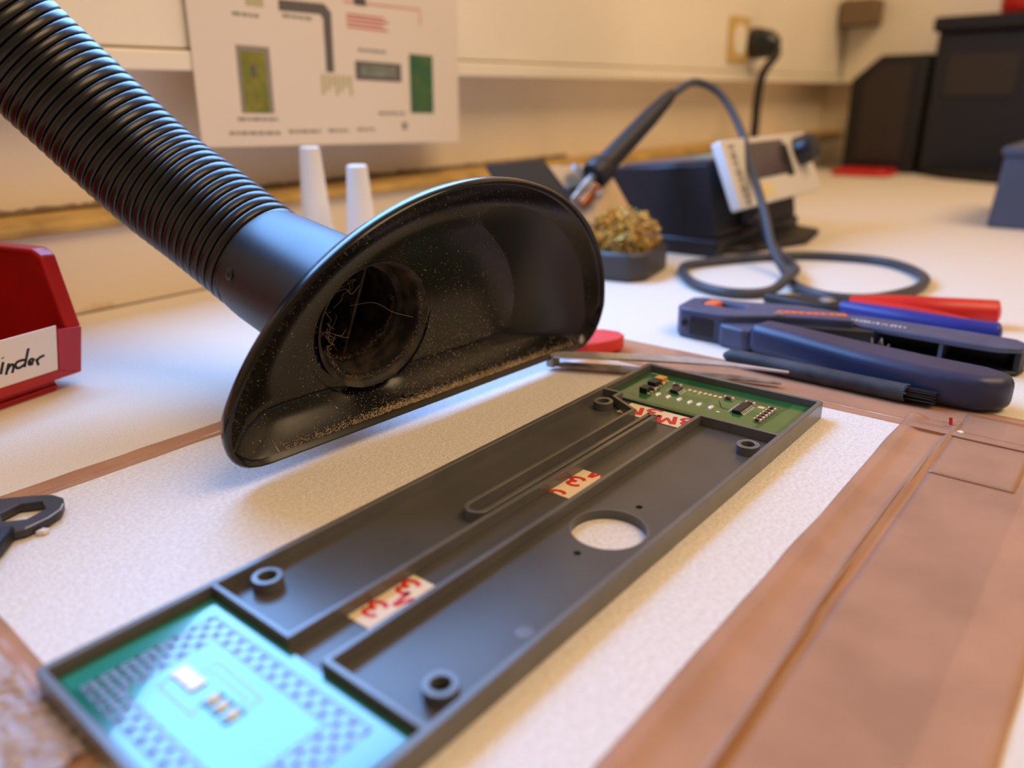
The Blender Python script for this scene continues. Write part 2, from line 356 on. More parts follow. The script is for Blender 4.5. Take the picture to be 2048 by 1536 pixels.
def liner(x0, x1, y0, y1, ztop, marks, size, ang, label):
    t = thing('adhesive_tape', label, 'tape', ((x0+x1)/2, (y0+y1)/2, FL), 0, 'printed tape liners in the housing')
    put('liner', box(B(), x0, x1, y0, y1, FL+0.01, ztop), 'tape_liner', t)
    b = B()
    for mx, my in marks:
        c, s = math.cos(ang), math.sin(ang)
        b.add([(mx+size*(v[0]*c-v[1]*s), my+size*(v[0]*s+v[1]*c), ztop+0.005+v[2]*10) for v in TV], TF)
    put('red_print', clip(b, x0, x1, y0, y1), 'print_red', t, smooth=False)
liner(46.4, 65.0, 27.0, 36.0, 3.85, [(51.0, 36.4),(60.5,36.6),(48.5,27.2),(58.0,26.8)], 7.6, PI*0.55, 'cream red printed tape liner in the housing channel towards the teal board')
liner(114.6, 131.0, 27.0, 36.0, 3.85, [(113.6,36.4),(123.2,36.6),(131.5,27.4)], 8.0, PI*0.55, 'cream red printed tape liner in the housing channel level with the round hole')
liner(173.8, 183.4, 27.2, 52.0, 3.85, [(178.6,32.0),(178.9,44.6)], 9.2, PI*0.62, 'white tape liner with large red print beside the small components board')

# ------------------------------------------------------------------ far circuit board with small components
PZ = 4.5
pb = thing('circuit_board', 'green circuit board with chips, resistors and solder pads in the housing end', 'circuit board', (199.5, 31, FL))
put('board', box(B(), 184.4, 214.8, 0.3, W-0.3, FL+0.01, PZ), 'solder_mask', pb, bev=0.1)
put('copper_pour', ext(B(), [(186.8,3.0),(213.2,2.9),(213.2,7.2),(207.2,7.2),(188.2,8.4),(186.8,8.4)], PZ, PZ+0.03), 'mask_pour', pb)
put('copper_pour', ext(B(), [(186.6,10),(206.0,10),(206.0,22.5),(203.6,29),(203.6,50),(196,52),(189.5,52),(186.6,47)], PZ, PZ+0.02), 'mask_pour', pb)
put('copper_pour', ext(B(), [(188.6,50.5),(209.6,49.4),(210.4,60.4),(190.0,58.8)], PZ, PZ+0.035), 'mask_pour', pb)
b = B()
ext(b, strip([(187.6,8.9),(207.6,8.0),(208.9,6.7),(209.2,46)], 0.35), PZ, PZ+0.05)
ext(b, strip([(188.4,9.6),(207.2,9.0),(207.6,46.5),(208.2,57.5),(190.2,57.0),(190.6,50.5)], 0.3), PZ, PZ+0.05)
ext(b, rrect(210.7, 211.9, 29.8, 45.2, 0.25, 2), PZ, PZ+0.05, [rrect(210.95, 211.65, 30.1, 44.9, 0.2, 2)])
ext(b, strip([(185.4,4),(185.4,60)], 0.3), PZ, PZ+0.05)
put('groove_line', b, 'mask_dark', pb, smooth=False)
b = B()
for k in range(5): ext(b, strip([(202.6-0.9*k, 29-0.6*k), (199.5-0.9*k, 27.2-0.6*k), (196.8-0.3*k, 27.0-1.1*k), (196.8-0.3*k, 22.4)], 0.22), PZ, PZ+0.045)
for k in range(4): ext(b, strip([(196+1.1*k, 16.6), (196+1.1*k, 13.4), (193+2.6*k, 12.4)], 0.22), PZ, PZ+0.045)
for k in range(3): ext(b, strip([(196.4+1.6*k, 41), (196.0+1.6*k, 36.5), (198+1.4*k, 31)], 0.22), PZ, PZ+0.045)
put('trace', b, 'mask_trace', pb, smooth=False)
# surface mount parts: body plus leads as sub-parts
def smd(name, x0, x1, y0, y1, h, mt, leads):
    o = put(name, box(B(), x0, x1, y0, y1, PZ+0.06, PZ+h), mt, pb, bev=0.14)
    bb = B()
    for q in leads: box(bb, q[0], q[1], q[2], q[3], PZ+0.01, PZ+q[4])
    put('lead', bb, 'tin', o, smooth=False); return o
def gull(name, x0, x1, y0, y1, h, n, mt='chip'):
    """small outline chip, leads along both y sides"""
    o = put(name, box(B(), x0, x1, y0, y1, PZ+0.15, PZ+h), mt, pb, bev=0.22)
    for s, ye in ((-1, y0), (1, y1)):
        for k in range(n):
            x = x0 + (x1-x0)*(k+0.5)/n; bb = B()
            ext(bb, [(0,h*0.62),(0.45,h*0.62),(0.85,0.16),(1.45,0.16),(1.45,0.0),(0.75,0.0),(0.32,h*0.45),(0,h*0.45)], x-0.2, x+0.2, T=lambda p,q,r,ye=ye,s=s:(r, ye+s*p, PZ+q))
            put('pin', bb, 'solder', o, smooth=False)
    return o
gull('microchip', 194.2, 203.0, 17.6, 20.6, 1.25, 8)
gull('microchip', 198.6, 203.4, 42.9, 45.9, 1.25, 4)
smd('transistor', 192.2, 196.0, 51.4, 54.4, 2.0, 'chip', [(192.6,193.3,50.5,51.5,0.3),(194.6,195.3,50.5,51.5,0.3),(193.6,194.6,54.3,55.1,0.3)])
smd('transistor', 199.4, 203.0, 51.9, 55.3, 2.0, 'chip', [(199.8,200.5,51.0,52.0,0.3),(201.8,202.5,51.0,52.0,0.3),(200.7,201.7,55.2,56.0,0.3)])
smd('tantalum_capacitor', 205.0, 208.8, 52.2, 55.8, 1.7, 'tantalum', [(205.4,206.2,51.4,52.3,0.5),(207.3,208.1,51.4,52.3,0.5)])
smd('ceramic_capacitor', 196.8, 198.2, 51.0, 53.2, 1.0, 'ceramic', [(196.8,198.2,50.6,51.2,0.9),(196.8,198.2,53.0,53.6,0.9)])
smd('ceramic_capacitor', 203.6, 204.6, 51.6, 53.6, 0.9, 'ceramic', [(203.6,204.6,51.1,51.7,0.8),(203.6,204.6,53.4,54.0,0.8)])
smd('ceramic_capacitor', 205.3, 206.5, 45.6, 47.8, 1.0, 'ceramic', [(205.3,206.5,45.1,45.8,0.9),(205.3,206.5,47.6,48.3,0.9)])
smd('ceramic_capacitor', 204.5, 205.7, 25.4, 27.7, 1.0, 'ceramic', [(204.5,205.7,24.8,25.6,0.9),(204.5,205.7,27.5,28.2,0.9)])
smd('ceramic_capacitor', 204.4, 205.6, 17.8, 20.0, 1.0, 'ceramic', [(204.4,205.6,17.2,18.0,0.9),(204.4,205.6,19.8,20.4,0.9)])
for k in range(6):
    x = 192.2+2.35*k; mt = 'chip' if k == 5 else 'ceramic'
    smd('resistor', x, x+1.25, 10.3, 11.9, 0.9, mt, [(x,x+1.25,9.8,10.5,0.8),(x,x+1.25,11.7,12.3,0.8)])
for y in (41.2, 39.2, 37.2, 35.2, 33.4, 31.5, 29.6):
    put('gold_pad', ext(B(), circle(204.9, y, 0.95, 16, 0.62), PZ, PZ+0.12), 'gold', pb)
put('gold_pad', ext(B(), rrect(203.6,205.4,13.6,15.8,0.6,4), PZ, PZ+0.06), 'gold', pb)
put('gold_pad', ext(B(), circle(192.3, 24.5, 0.45, 12, 0.7), PZ, PZ+0.06), 'solder', pb)
put('gold_pad', ext(B(), circle(203.2, 36.9, 0.35, 12, 0.6), PZ, PZ+0.06), 'gold', pb)
for y in (47.9, 43.9, 39.7, 35.7, 32.2, 27.9):
    bb = B(); vs = []; n = 14
    for r, h in ((1.0,0.05),(0.92,0.35),(0.62,0.6),(0.2,0.68)):
        for k in range(n):
            a = 2*PI*k/n; vs.append((194.2+1.75*r*math.cos(a)*(1+0.08*math.sin(3*a+y)), y+0.85*r*math.sin(a), PZ+h))
    fs = [(i*n+k, i*n+(k+1)%n, (i+1)*n+(k+1)%n, (i+1)*n+k) for i in range(3) for k in range(n)] + [tuple(range(3*n,4*n)), tuple(range(n-1,-1,-1))]
    bb.add(vs, fs); put('solder_joint', bb, 'solder', pb, ang=80)
b = B()
for k in range(4): ext(b, strip([(212.4,61-0.7*k),(213.2,60.7-0.7*k)], 0.22), PZ, PZ+0.03)
put('silk_print', b, 'white_print', pb, smooth=False); b = B()
for k in range(5): ext(b, strip([(185.6,12-0.8*k),(186.2,11.7-0.8*k)], 0.2), PZ, PZ+0.03)
put('silk_print', b, 'white_print', pb, smooth=False)

# ------------------------------------------------------------------ near circuit board with hatched copper
nb = thing('circuit_board', 'glossy teal circuit board with hatched copper border in the near housing end', 'circuit board', (16, 31, FL))
put('board', box(B(), 0.5, 32.2, 0.6, W-0.6, FL+0.01, PZ), 'mask_near', nb, bev=0.1)
put('copper_pour', ext(B(), [(7.0,15.0),(24.8,15.0),(24.8,49.6),(7.0,49.6)], PZ, PZ+0.03), 'mask_near_pour', nb)
put('copper_pour', ext(B(), [(1.3,56.8),(30.5,56.8),(30.5,61.4),(1.3,61.4)], PZ, PZ+0.03), 'mask_near_pour', nb)
# hatch: crossing diagonal lines clipped to the ring between two rectangles
X0,X1,Y0,Y1 = 2.8,28.9,8.2,56.4; x0,x1,y0,y1 = 7.0,24.8,15.0,49.6
def seg_in(p0, p1, xa, xb, ya, yb):
    t0, t1 = 0.0, 1.0; d = (p1[0]-p0[0], p1[1]-p0[1])
    for dd, q, lo, hi in ((d[0],p0[0],xa,xb),(d[1],p0[1],ya,yb)):
        a, c = (lo-q)/dd, (hi-q)/dd
        if a > c: a, c = c, a
        t0, t1 = max(t0,a), min(t1,c)
    return (t0, t1) if t0 < t1 else None
b = B()
for sgn in (1, -1):
    for k in range(-40, 60):
        c = k*3.7; p0 = (-20.0, c - 20*sgn + 10); p1 = (60.0, c + 60*sgn + 10)
        o_ = seg_in(p0, p1, X0, X1, Y0, Y1)
        if not o_: continue
        i_ = seg_in(p0, p1, x0, x1, y0, y1); parts = [o_] if not i_ else [(o_[0], i_[0]), (i_[1], o_[1])]
        for t0, t1 in parts:
            if t1-t0 < 1e-4: continue
            q0 = (p0[0]+(p1[0]-p0[0])*t0, p0[1]+(p1[1]-p0[1])*t0); q1 = (p0[0]+(p1[0]-p0[0])*t1, p0[1]+(p1[1]-p0[1])*t1)
            ext(b, strip([q0, q1], 0.95), PZ, PZ+0.05)
for r in (strip([(X0,Y0),(X1,Y0),(X1,Y1),(X0,Y1),(X0,Y0-0.2)], 0.45), strip([(x0,y0),(x1,y0),(x1,y1),(x0,y1),(x0,y0-0.2)], 0.4)): ext(b, r, PZ, PZ+0.05)
put('copper_hatch', b, 'mask_near_line', nb, smooth=False)
b = B()
ext(b, strip([(14.2,36.0),(11.7,34.6),(11.7,46.0),(14.5,46.4)], 0.55), PZ+0.03, PZ+0.08)
ext(b, strip([(18.0,43.3),(21.9,43.2),(21.5,28.7),(16.6,28.6)], 0.55), PZ+0.03, PZ+0.08)
ext(b, strip([(18.2,41.4),(20.0,41.3),(19.8,30.6),(17.2,30.5)], 0.4), PZ+0.03, PZ+0.08)
put('trace', b, 'mask_near_line', nb, smooth=False)
for y in (45.9, 43.4, 40.9):
    put('white_pad', ext(B(), rrect(14.4, 17.7, y-1.15, y+1.15, 0.3, 3), PZ+0.03, PZ+0.5), 'white_part', nb, bev=0.1)
for y in (35.1, 32.2, 29.0):
    bb = B(); lathe(bb, (14.6, y, PZ+0.1), (1,0,0), [(0.1,0),(0.75,0.4),(0.85,1.4),(0.75,2.4),(0.1,2.8)], 16); put('solder_pad', bb, 'white_part', nb, ang=70)
    bb = B(); box(bb, 14.1, 14.8, y-0.9, y+0.9, PZ+0.03, PZ+0.4); box(bb, 17.3, 18.0, y-0.9, y+0.9, PZ+0.03, PZ+0.4); put('pad_end', bb, 'mask_dark', nb)

# ------------------------------------------------------------------ fume extraction arm
C0 = Vector((143.55, 102.6, 6.0)); EX = Vector((0.99854, -0.05405, 0)); EY = Vector((-0.01399, -0.25844, 0.96593)); EN = Vector((-0.05221, -0.96451, -0.25882))
def H(s, h, o): return C0 + EX*s + EY*h + EN*o
arm = thing('fume_extractor', 'black fume extraction arm with half round hood and corrugated hose', 'fume extractor', (143.5, 102.6, 1.0))
# D shaped rim curve
AW, BH, S0 = 85.5, 76.7, 2.0
rim = []
for k in range(60):
    a = 0.075*PI + (PI-0.15*PI)*k/59; rim.append((S0+AW*math.cos(a), BH*math.sin(a)))
def corner(p0, p1, p2, n=8): return [((1-t)**2*p0[0]+2*t*(1-t)*p1[0]+t*t*p2[0], (1-t)**2*p0[1]+2*t*(1-t)*p1[1]+t*t*p2[1]) for t in [k/n for k in range(1, n)]]
bl = (S0-AW+15, 0.0); br = (S0+AW-15, 0.0)
rim += corner(rim[-1], (S0-AW+0.6, 0.0), bl) + [(bl[0]+(br[0]-bl[0])*k/30, 0.0) for k in range(31)] + corner(br, (S0+AW-0.6, 0.0), rim[0])
HS, HH, HO, HR = -24.3, 28.6, -12.0, 18.9
def ringpts(f): return [f(s, h) for s, h in rim]
def to_hole(s, h, r):
    a = math.atan2(h-HH, s-HS); return HS+r*math.cos(a), HH+r*math.sin(a)
rows = []
def ramp_(x): return 1-(1-min(1.0, max(0.0, x)))**2.4
def depth_(s, h):
    q = math.sqrt(((s-S0)/(AW*0.972))**2 + (max(0.0, h)/(BH*0.975))**2)          # 1 on the arch
    x = min(1.0, max(0.0, (h-1.2)/10.0)); fl = 1-(1-x)**2; d = math.hypot(s-HS, h-HH)
    fl = 1-(1-min(1.0, fl))*(1-math.exp(-(max(0.0, d-HR-1.9)/3.0)**2))
    return HO*ramp_((1-q)*AW/24.0)*fl-0.6
NR = 34
for i in range(NR+1):
    t = i/NR
    def f(s, h, t=t):
        hs_, hh_ = to_hole(s, h, HR+1.9); e = 1-(1-t)**1.7; k = 0.972
        s2, h2 = S0+(s-S0)*k, 30+(h-30)*k
        if h < 3: h2 = max(h2, 1.5)
        a, c = hs_+(s2-hs_)*e, hh_+(h2-hh_)*e
        return H(a, c, depth_(a, c))
    rows.append(ringpts(f))
def lip(k, o): return ringpts(lambda s, h: H(S0+(s-S0)*k, 30+(h-30)*k, o))
rows += [lip(0.980, 0.5), lip(0.990, 0.8), lip(0.998, 0.3), lip(1.0, -1.0), lip(0.995, -3.0)]
for i in range(9):
    t = i/8.0
    def f(s, h, t=t):
        hs_, hh_ = to_hole(s, h, HR+4.4); k = 0.985; s2, h2 = S0+(s-S0)*k, 30+(h-30)*k
        return H(s2+(hs_-s2)*t, h2+(hh_-h2)*t, -3.4+(HO-3.0+3.4)*(1-(1-t)**2.4))
    rows.append(ringpts(f))
n = len(rim); b = B(); vs = [v for r in rows for v in r]; fs = []
for i in range(len(rows)-1):
    for k in range(n): fs.append((i*n+k, i*n+(k+1)%n, (i+1)*n+(k+1)%n, (i+1)*n+k))
b.add(vs, fs); hood = put('hood', b, 'hood_black', arm, ang=60)
HC = H(HS, HH, HO); CE = Vector((124, 168, 47)); AX = (CE-HC).normalized(); CL = (CE-HC).length
# throat ring, inner tube, collar
b = B(); lathe(b, HC, AX, [(HR+2.1,-0.9),(HR+1.0,-0.4),(HR+0.2,0.8),(HR-0.2,2.4),(HR-0.4,9.0),(HR-2.6,9.2),(HR-2.6,12.0),(HR-1.0,12.4),(HR-1.0,46)], 64, False, True); put('throat', b, 'dusty_black', arm)
b = B(); lathe(b, HC, AX, [(HR+5.2,1.0),(HR+4.6,5),(HR+3.4,12),(22.0,CL*0.45),(21.2,CL-4),(20.9,CL)], 64, False, True); put('collar', b, 'collar_black', arm)
sx, sy = frame(AX)
def on_collar(t, toward, r):
    v = Vector(toward); v = (v - AX*v.dot(AX)).normalized(); return HC + AX*t + v*r, v
pt, v = on_collar(CL-10, (-0.93, -0.31, 0.12), 21.2)
b = B(); lathe(b, pt, v, [(2.2,-0.8),(2.2,0.5),(1.6,1.0),(0.3,1.15)], 18, False, True); put('screw', b, 'knob_black', arm)
b = B(); obox(b, HC+AX*20+EX*3, EX*0.2+EY, AX, EX-EY*0.2, 16.5, 6.0, 0.5); put('inner_vane', b, 'dusty_black', arm)
# corrugated hose
path = catmull([CE, (116.7,191.9,63.2), (107.6,212,79.2), (93.8,231,103.7), (81.5,242,122.6), (55,256,158), (5,268,205), (-80,280,250), (-200,290,285), (-320,330,300), (-420,378,305)], 40)
seg = [0.0]
for i in range(1, len(path)): seg.append(seg[-1]+(path[i]-path[i-1]).length)
def along(d):
    import bisect
    i = min(len(seg)-2, max(0, bisect.bisect_right(seg, d)-1)); t = (d-seg[i])/(seg[i+1]-seg[i]); return path[i].lerp(path[i+1], t)
P, Rr = [], []; pitch = 3.55; nr = int(min(seg[-1]-1, 620)/pitch)
for k in range(nr):
    for dt, rr in ((0.0,19.1),(0.26,19.1),(0.36,20.15),(0.62,20.5),(1.2,20.66),(1.9,20.72),(2.6,20.66),(3.2,20.5),(3.46,20.15)):
        P.append(along(k*pitch+dt)); Rr.append(rr)
b = B(); sweep(b, P, Rr, 44, True); put('hose', b, 'hose_black', arm, ang=85)
# slots in the hood floor
for s in (-13.0, 22.0):
    b = B(); obox(b, H(s, 3.0, depth_(s, 3.0)), EX, EY*0.8+EN*0.6, EN*0.8-EY*0.6, 2.2, 0.7, 0.5); put('slot', b, 'deep_black', arm)
# dust on the hood: flecks, heavier to the bottom and by the throat
def surf(s, h):
    q = math.sqrt(((s-S0)/(AW*0.972))**2 + (h/(BH*0.975))**2); return q, depth_(s, h)
b = B(); cnt = 0
for k in range(60000):
    if cnt >= 7500: break
    s = random.uniform(-78, 80); h = random.uniform(1.5, 72); d = math.hypot(s-HS, h-HH)
    if d < HR+2.0: continue
    pr = 0.035 + 0.80*math.exp(-h/5.0)*(0.35+0.65*math.exp(-((s-8)/45)**2)) + 0.5*math.exp(-((s-5)/26)**2)*math.exp(-h/16) + 0.30*math.exp(-((d-HR)/7)**2)*(1 if h < HH else 0.1)
    if random.random() > pr: continue
    t, o_ = surf(s, h)
    if t > 0.97: continue
    p = H(s, h, o_+0.15); sz = random.choice((0.12,0.15,0.19,0.26)) * (1.0 if random.random() < 0.95 else 1.9); cnt += 1
    a1 = Vector((random.gauss(0,1), random.gauss(0,1), random.gauss(0,1))).normalized()*sz*random.choice((1,1,2.2)); a2 = a1.cross(EN).normalized()*sz*0.6; up_ = EN*sz*0.5
    b.add([p-a1*0.5-a2, p+a1*0.5-a2*0.7, p+a2, p+up_], [(0,1,2),(0,1,3),(1,2,3),(2,0,3)])
o = put('dust', b, 'dust', arm, smooth=False); o['kind'] = 'stuff'
# dust caked along the bottom lip and on the throat rim
b = B()
for k in range(5200):
    s = min(72, max(-64, random.gauss(12, 36))); hh0 = 1.6+abs(random.gauss(0,0.5)); p = H(s, hh0, depth_(s, hh0)+0.12+random.random()*0.25); sz = random.uniform(0.10, 0.3)
    b.add([p+EX*sz, p-EX*sz+EN*sz*0.4, p-EN*sz, p+EY*sz], [(0,1,2),(0,1,3),(1,2,3),(2,0,3)])
o = put('dust', b, 'dust', arm, smooth=False); o['kind'] = 'stuff'
b = B(); hx, hy = EX, EY
for k in range(900):
    a = random.uniform(-PI*0.95, 0.55); r = HR-random.uniform(0.3,1.4)
    if random.random() < 0.55: dep = random.gauss(10.6, 0.6); r = HR-random.uniform(2.2,3.6); a = random.uniform(-PI*0.9, 0.2)
    else: dep = random.gauss(-1.2, 0.5)
    p = HC + AX*dep + (hx*math.cos(a)+hy*math.sin(a))*r; L_ = random.uniform(0.3, 1.1)
    q = p + Vector((random.gauss(0,1), random.gauss(0,1), random.gauss(0,1))).normalized()*L_; wv = Vector((random.gauss(0,1), random.gauss(0,1), random.gauss(0,1))).normalized()*0.09
    b.add([p-wv, p+wv, q, p+wv.cross(q-p).normalized()*0.09], [(0,1,2),(1,2,3),(0,2,3)])
o = put('lint', b, 'dust_grey', arm, smooth=False); o['kind'] = 'stuff'
b = B()
for k in range(20):
    a0 = random.uniform(PI*0.55, PI*1.45); a1 = a0+random.uniform(-1.1, 1.1); r0 = random.uniform(8,15.4); r1 = random.uniform(5,15.4)
    p0 = HC+AX*random.uniform(11,14)+(hx*math.cos(a0)+hy*math.sin(a0))*r0; p1 = HC+AX*random.uniform(11,16)+(hx*math.cos(a1)+hy*math.sin(a1))*r1
    mid = [p0.lerp(p1, t)+Vector((random.gauss(0,0.9),random.gauss(0,0.9),random.gauss(0,0.9))) for t in (0.25,0.5,0.75)]
    sweep(b, catmull([p0]+mid+[p1], 5), random.uniform(0.06,0.14), 4)
p0 = HC+AX*9+(hx*0.1+hy*0.99)*0+EX*1; sweep(b, catmull([HC+AX*9-EX*3+EY*4, HC+AX*6+EX*4+EY*4.6, HC+AX*3+EX*10+EY*1.0, HC+EX*16-EY*1], 6), 0.07, 4)
o = put('lint', b, 'dust_grey', arm, smooth=True); o['kind'] = 'stuff'

# ------------------------------------------------------------------ red storage bin with hand written card
A2 = Vector((79,237,0)); ta = Vector((0.9704,0.2416,0)); tb = Vector((-0.2416,0.9704,0))
def Q(t, s, z): return A2 + ta*t + tb*s + Vector((0,0,z))
bn = thing('storage_bin', 'red plastic storage bin with a hand lettered white card on its front', 'storage bin', (40, 280, 0))
prof = [(0,5),(-5,24),(-4.2,26),(1.2,50.5),(5.5,53),(104,53),(104,5)]
prof_in = [(2.0,7),(-2.6,24),(3.0,50),(6.5,51.2),(102,51.2),(102,7)]
def wallT(t0): return lambda x, y, z: Q(t0+z, x, y)
put('side_wall', ext(B(), prof, -2.2, 0, T=wallT(0)), 'bin_red', bn, bev=0.6)
put('side_wall', ext(B(), prof, -2.2, 0, T=wallT(-100)), 'bin_red', bn, bev=0.6)
put('side_rim', ext(B(), [(-5.2,24),(-4.4,26.4),(1.0,51),(5.5,53.6),(104,53.6),(104,51.4),(6.6,51.4),(3.2,49.4),(-2.2,24)], -5.2, 0.6, T=wallT(0)), 'bin_red', bn, bev=0.7)
put('front_wall', ext(B(), [(0,5),(-5,24),(-3,24),(2,6.6)], -100, 0, T=lambda x,y,z: Q(z,x,y)), 'bin_red', bn, bev=0.5)
put('back_wall', ext(B(), [(102,5),(102,53),(104,53),(104,5)], -100, 0, T=lambda x,y,z: Q(z,x,y)), 'bin_red', bn, bev=0.5)
put('bottom', ext(B(), [(0.5,5),(0.5,7),(103,7),(103,5)], -100, -0.5, T=lambda x,y,z: Q(z,x,y)), 'bin_red', bn)
put('foot_rail', ext(B(), [(3,0.05),(3,1.2),(1.6,2.2),(3,3.2),(3,5),(6,5),(6,0.05)], -90, -9, T=lambda x,y,z: Q(z,x,y)), 'bin_red', bn, bev=0.4)
put('foot_rail', ext(B(), [(96,0.05),(96,5),(99,5),(99,0.05)], -90, -9, T=lambda x,y,z: Q(z,x,y)), 'bin_red', bn, bev=0.4)
FV = (tb*(-5)+Vector((0,0,19))).normalized(); FNn = ta.cross(FV); FNn = FNn if FNn.y < 0 else -FNn
def F(t, v, o): return Q(0,0,5) + ta*t + FV*v + FNn*o
put('card_frame', ext(B(), [(-9.6,4.2),(-0.4,0.6),(0.2,19.8),(-9.6,21.2)], 0.0, 0.8, T=F), 'bin_red', bn, bev=0.3)
put('card_frame', ext(B(), [(-95,0.6),(-0.4,0.6),(-9.6,4.4),(-95,4.4)], 0.0, 0.8, T=F), 'bin_red', bn, bev=0.3)
put('card', ext(B(), [(-94,4.6),(-9.9,4.6),(-9.9,22.8),(-94,22.8)], 0.05, 0.45, T=F), 'card', bn)
strokes = [[(-30.12,14.49),(-30.75,12.13),(-31.27,9.99)],[(-30.2,16.2),(-30.1,15.9)],[(-28.16,13.33),(-28.86,11.24),(-29.47,9.2)],[(-28.99,10.76),(-27.86,12.2),(-26.91,12.4),(-26.6,11.25),(-27.22,9.11)],
 [(-21.9,12.7),(-23.5,13.0),(-25.0,12.9),(-25.9,12.0),(-25.5,10.6),(-24.2,10.35),(-22.4,11.2)],[(-20.78,16.94),(-21.52,14.3),(-22.66,9.92)],
 [(-20.84,11.01),(-19.6,11.14),(-19.2,11.96),(-20.07,12.35),(-20.9,11.57),(-20.78,10.36),(-19.3,10.29)],[(-18.12,11.88),(-17.8,10.44),(-17.37,8.95)],[(-18.01,11.04),(-16.71,11.96),(-14.93,12.29)]]
b = B()
for s_ in strokes: ext(b, strip(catmull([(x,y,0) for x,y in s_], 5), 0.98), 0.46, 0.52, T=F)
put('lettering', b, 'ink', bn, smooth=False)
bo = B(); obox(bo, Q(-38,20,16), ta+tb*0.4, tb-ta*0.4, (0,0,1), 22, 5, 4); o = put('heat_shrink_piece', bo, 'tool_dark', bev=1.2); tag(o, 'dark plastic piece lying inside the red storage bin', 'plastic piece')

# ------------------------------------------------------------------ black multi tool plate on the foam
mt_ = thing('multi_tool', 'black flat multi tool with a hexagonal spanner hole on the foam', 'multi tool', (15, 138, 1.2))
head = [(30.4,133.0),(31.6,136.0),(30.6,140.2),(27.0,144.2),(20.4,149.6),(10.0,157.5),(-6,168),(-14,158),(0,141),(8.0,133.0),(13.5,128.0),(18.8,126.4),(24.5,127.6),(28.4,129.8)]
hx_c = (21.9, 136.6); hx_r = 5.5
hexh = [(hx_c[0]+hx_r*1.0*math.cos(0.35+k*PI/3), hx_c[1]+hx_r*0.92*math.sin(0.35+k*PI/3)) for k in range(6)]
put('spanner_plate', ext(B(), head, 1.6, 3.9, [hexh, circle(11.0,146.6,2.6,20)]), 'blade_black', mt_, bev=0.35)
b = B(); ext(b, [(17.4,128.4),(11.6,121.4),(2,112),(-14,102),(-32,118),(-8,141),(8,136.5)], 1.25, 5.2); put('grip', b, 'tool_dark', mt_, bev=1.0, seg=3)
b = B(); ext(b, strip([(18.8,126.6),(24.5,127.8),(28.4,130.0),(30.2,132.8)], 0.25), 3.5, 3.95); put('edge_strip', b, 'bright_edge', mt_)  # thin pale metallic strip along the curved plate edge
b = B(); ext(b, [(20.5,126.0),(22.0,124.4),(23.6,125.0),(22.6,126.6)], 1.2, 2.4); o = put('foam_flake', b, 'foam', bev=0.2); tag(o, 'torn cream foam flake by the black multi tool', 'flake')

# ------------------------------------------------------------------ crimping / stripping tool
ct = thing('wire_stripper', 'dark blue automatic wire stripper with orange lettering strip lying on the bench', 'wire stripper', (285, 10, 0))
put('head', ext(B(), [(276,83),(280,86.5),(297,88),(301,84),(303,68),(312,42),(311,22),(300,15),(296,28),(289,44),(278,58),(275,64)], 0.3, 13.5, [rrect(289,297,60,80,2.0,3)]), 'tool_grey', ct, bev=1.2, seg=3)
put('head_core', ext(B(), [(287,58),(299,58),(298,82),(288,82)], 0.3, 9.5), 'tool_dark', ct)
put('adjuster', box(B(), 288.6, 297, 72.5, 78.5, 8, 13.9), 'orange', ct, bev=0.8)
put('jaw_window', ext(B(), [(66.5,2.5),(77.5,2.5),(77.5,10.2),(66.5,10.2)], 274.6, 276.6, T=lambda x,y,z:(z+ (0.15*(x-66)*0.0),x,y)), 'tool_dark', ct)
put('jaw_window', ext(B(), circle(80.6,7.0,1.4,16), 274.9, 277.4, T=lambda x,y,z:(z,x,y)), 'deep_black', ct)
put('jaw_block', ext(B(), [(270.2,50.4),(272.5,62),(276,64.5),(286,58),(288,48.5),(273,47)], 0.2, 10.0), 'tool_grey', ct, bev=1.6, seg=3)
b = B(); ext(b, [(270.4,49.4),(266.8,33),(257.4,2),(251.6,-25),(252.6,-41),(258,-48.5),(266,-49.5),(270.5,-40),(272.5,-20),(276.5,5),(282,30),(284,46)], 0.2, 13.0); put('lower_handle', b, 'tool_blue', ct, bev=4.0, seg=5)
# upper handle: open channel with flanges and stiffening webs
hp = [(302.5,22),(301,0),(299.5,-25),(300,-38),(304,-45.5),(311,-47),(316.5,-42),(318,-25),(318,0),(316,24)]
put('upper_handle', ext(B(), hp, 9.2, 11.6), 'tool_grey', ct, bev=0.9, seg=3)
put('handle_floor', ext(B(), hp, 0.3, 2.0), 'tool_dark', ct, bev=0.8)
put('handle_back', ext(B(), strip([(314.5,24),(316.6,0),(316.6,-25),(315.2,-41),(310.6,-45.4),(304.6,-44.2)], 2.4), 0.6, 11.0), 'tool_dark', ct, bev=0.6)
for y in (-18.5, 7.5): put('web', box(B(), 301.2, 316, y-0.7, y+0.7, 0.6, 10.4), 'tool_grey', ct)
put('inner_lever', ext(B(), [(288,46),(296,44),(304,20),(300,6),(292,24),(286,40)], 2.5, 10.4), 'tool_dark', ct, bev=0.8)
b = B(); pts = [(300.5+1.9*math.cos(a), 20-a*0.62, 5.5+1.9*math.sin(a)) for a in [k*0.35 for k in range(90)]]; sweep(b, pts, 0.32, 6); put('return_spring', b, 'steel_worn', ct)
for x, y, r in ((291.5,44,2.2),(284,53,1.5),(277.5,36,1.3)): 
    bb = B(); lathe(bb, (x,y,10.0 if x<285 else 13.4), (0,0,1), [(r,-1),(r,0.35),(r*0.6,0.5)], 16, False, True); put('rivet', bb, 'steel_worn' if x > 285 else 'tool_dark', ct)
put('lettering_strip', ext(B(), [(292.6,46),(296.4,46.4),(307.6,20.6),(304.6,19.4)], 13.45, 13.62), 'orange', ct)
b = B()
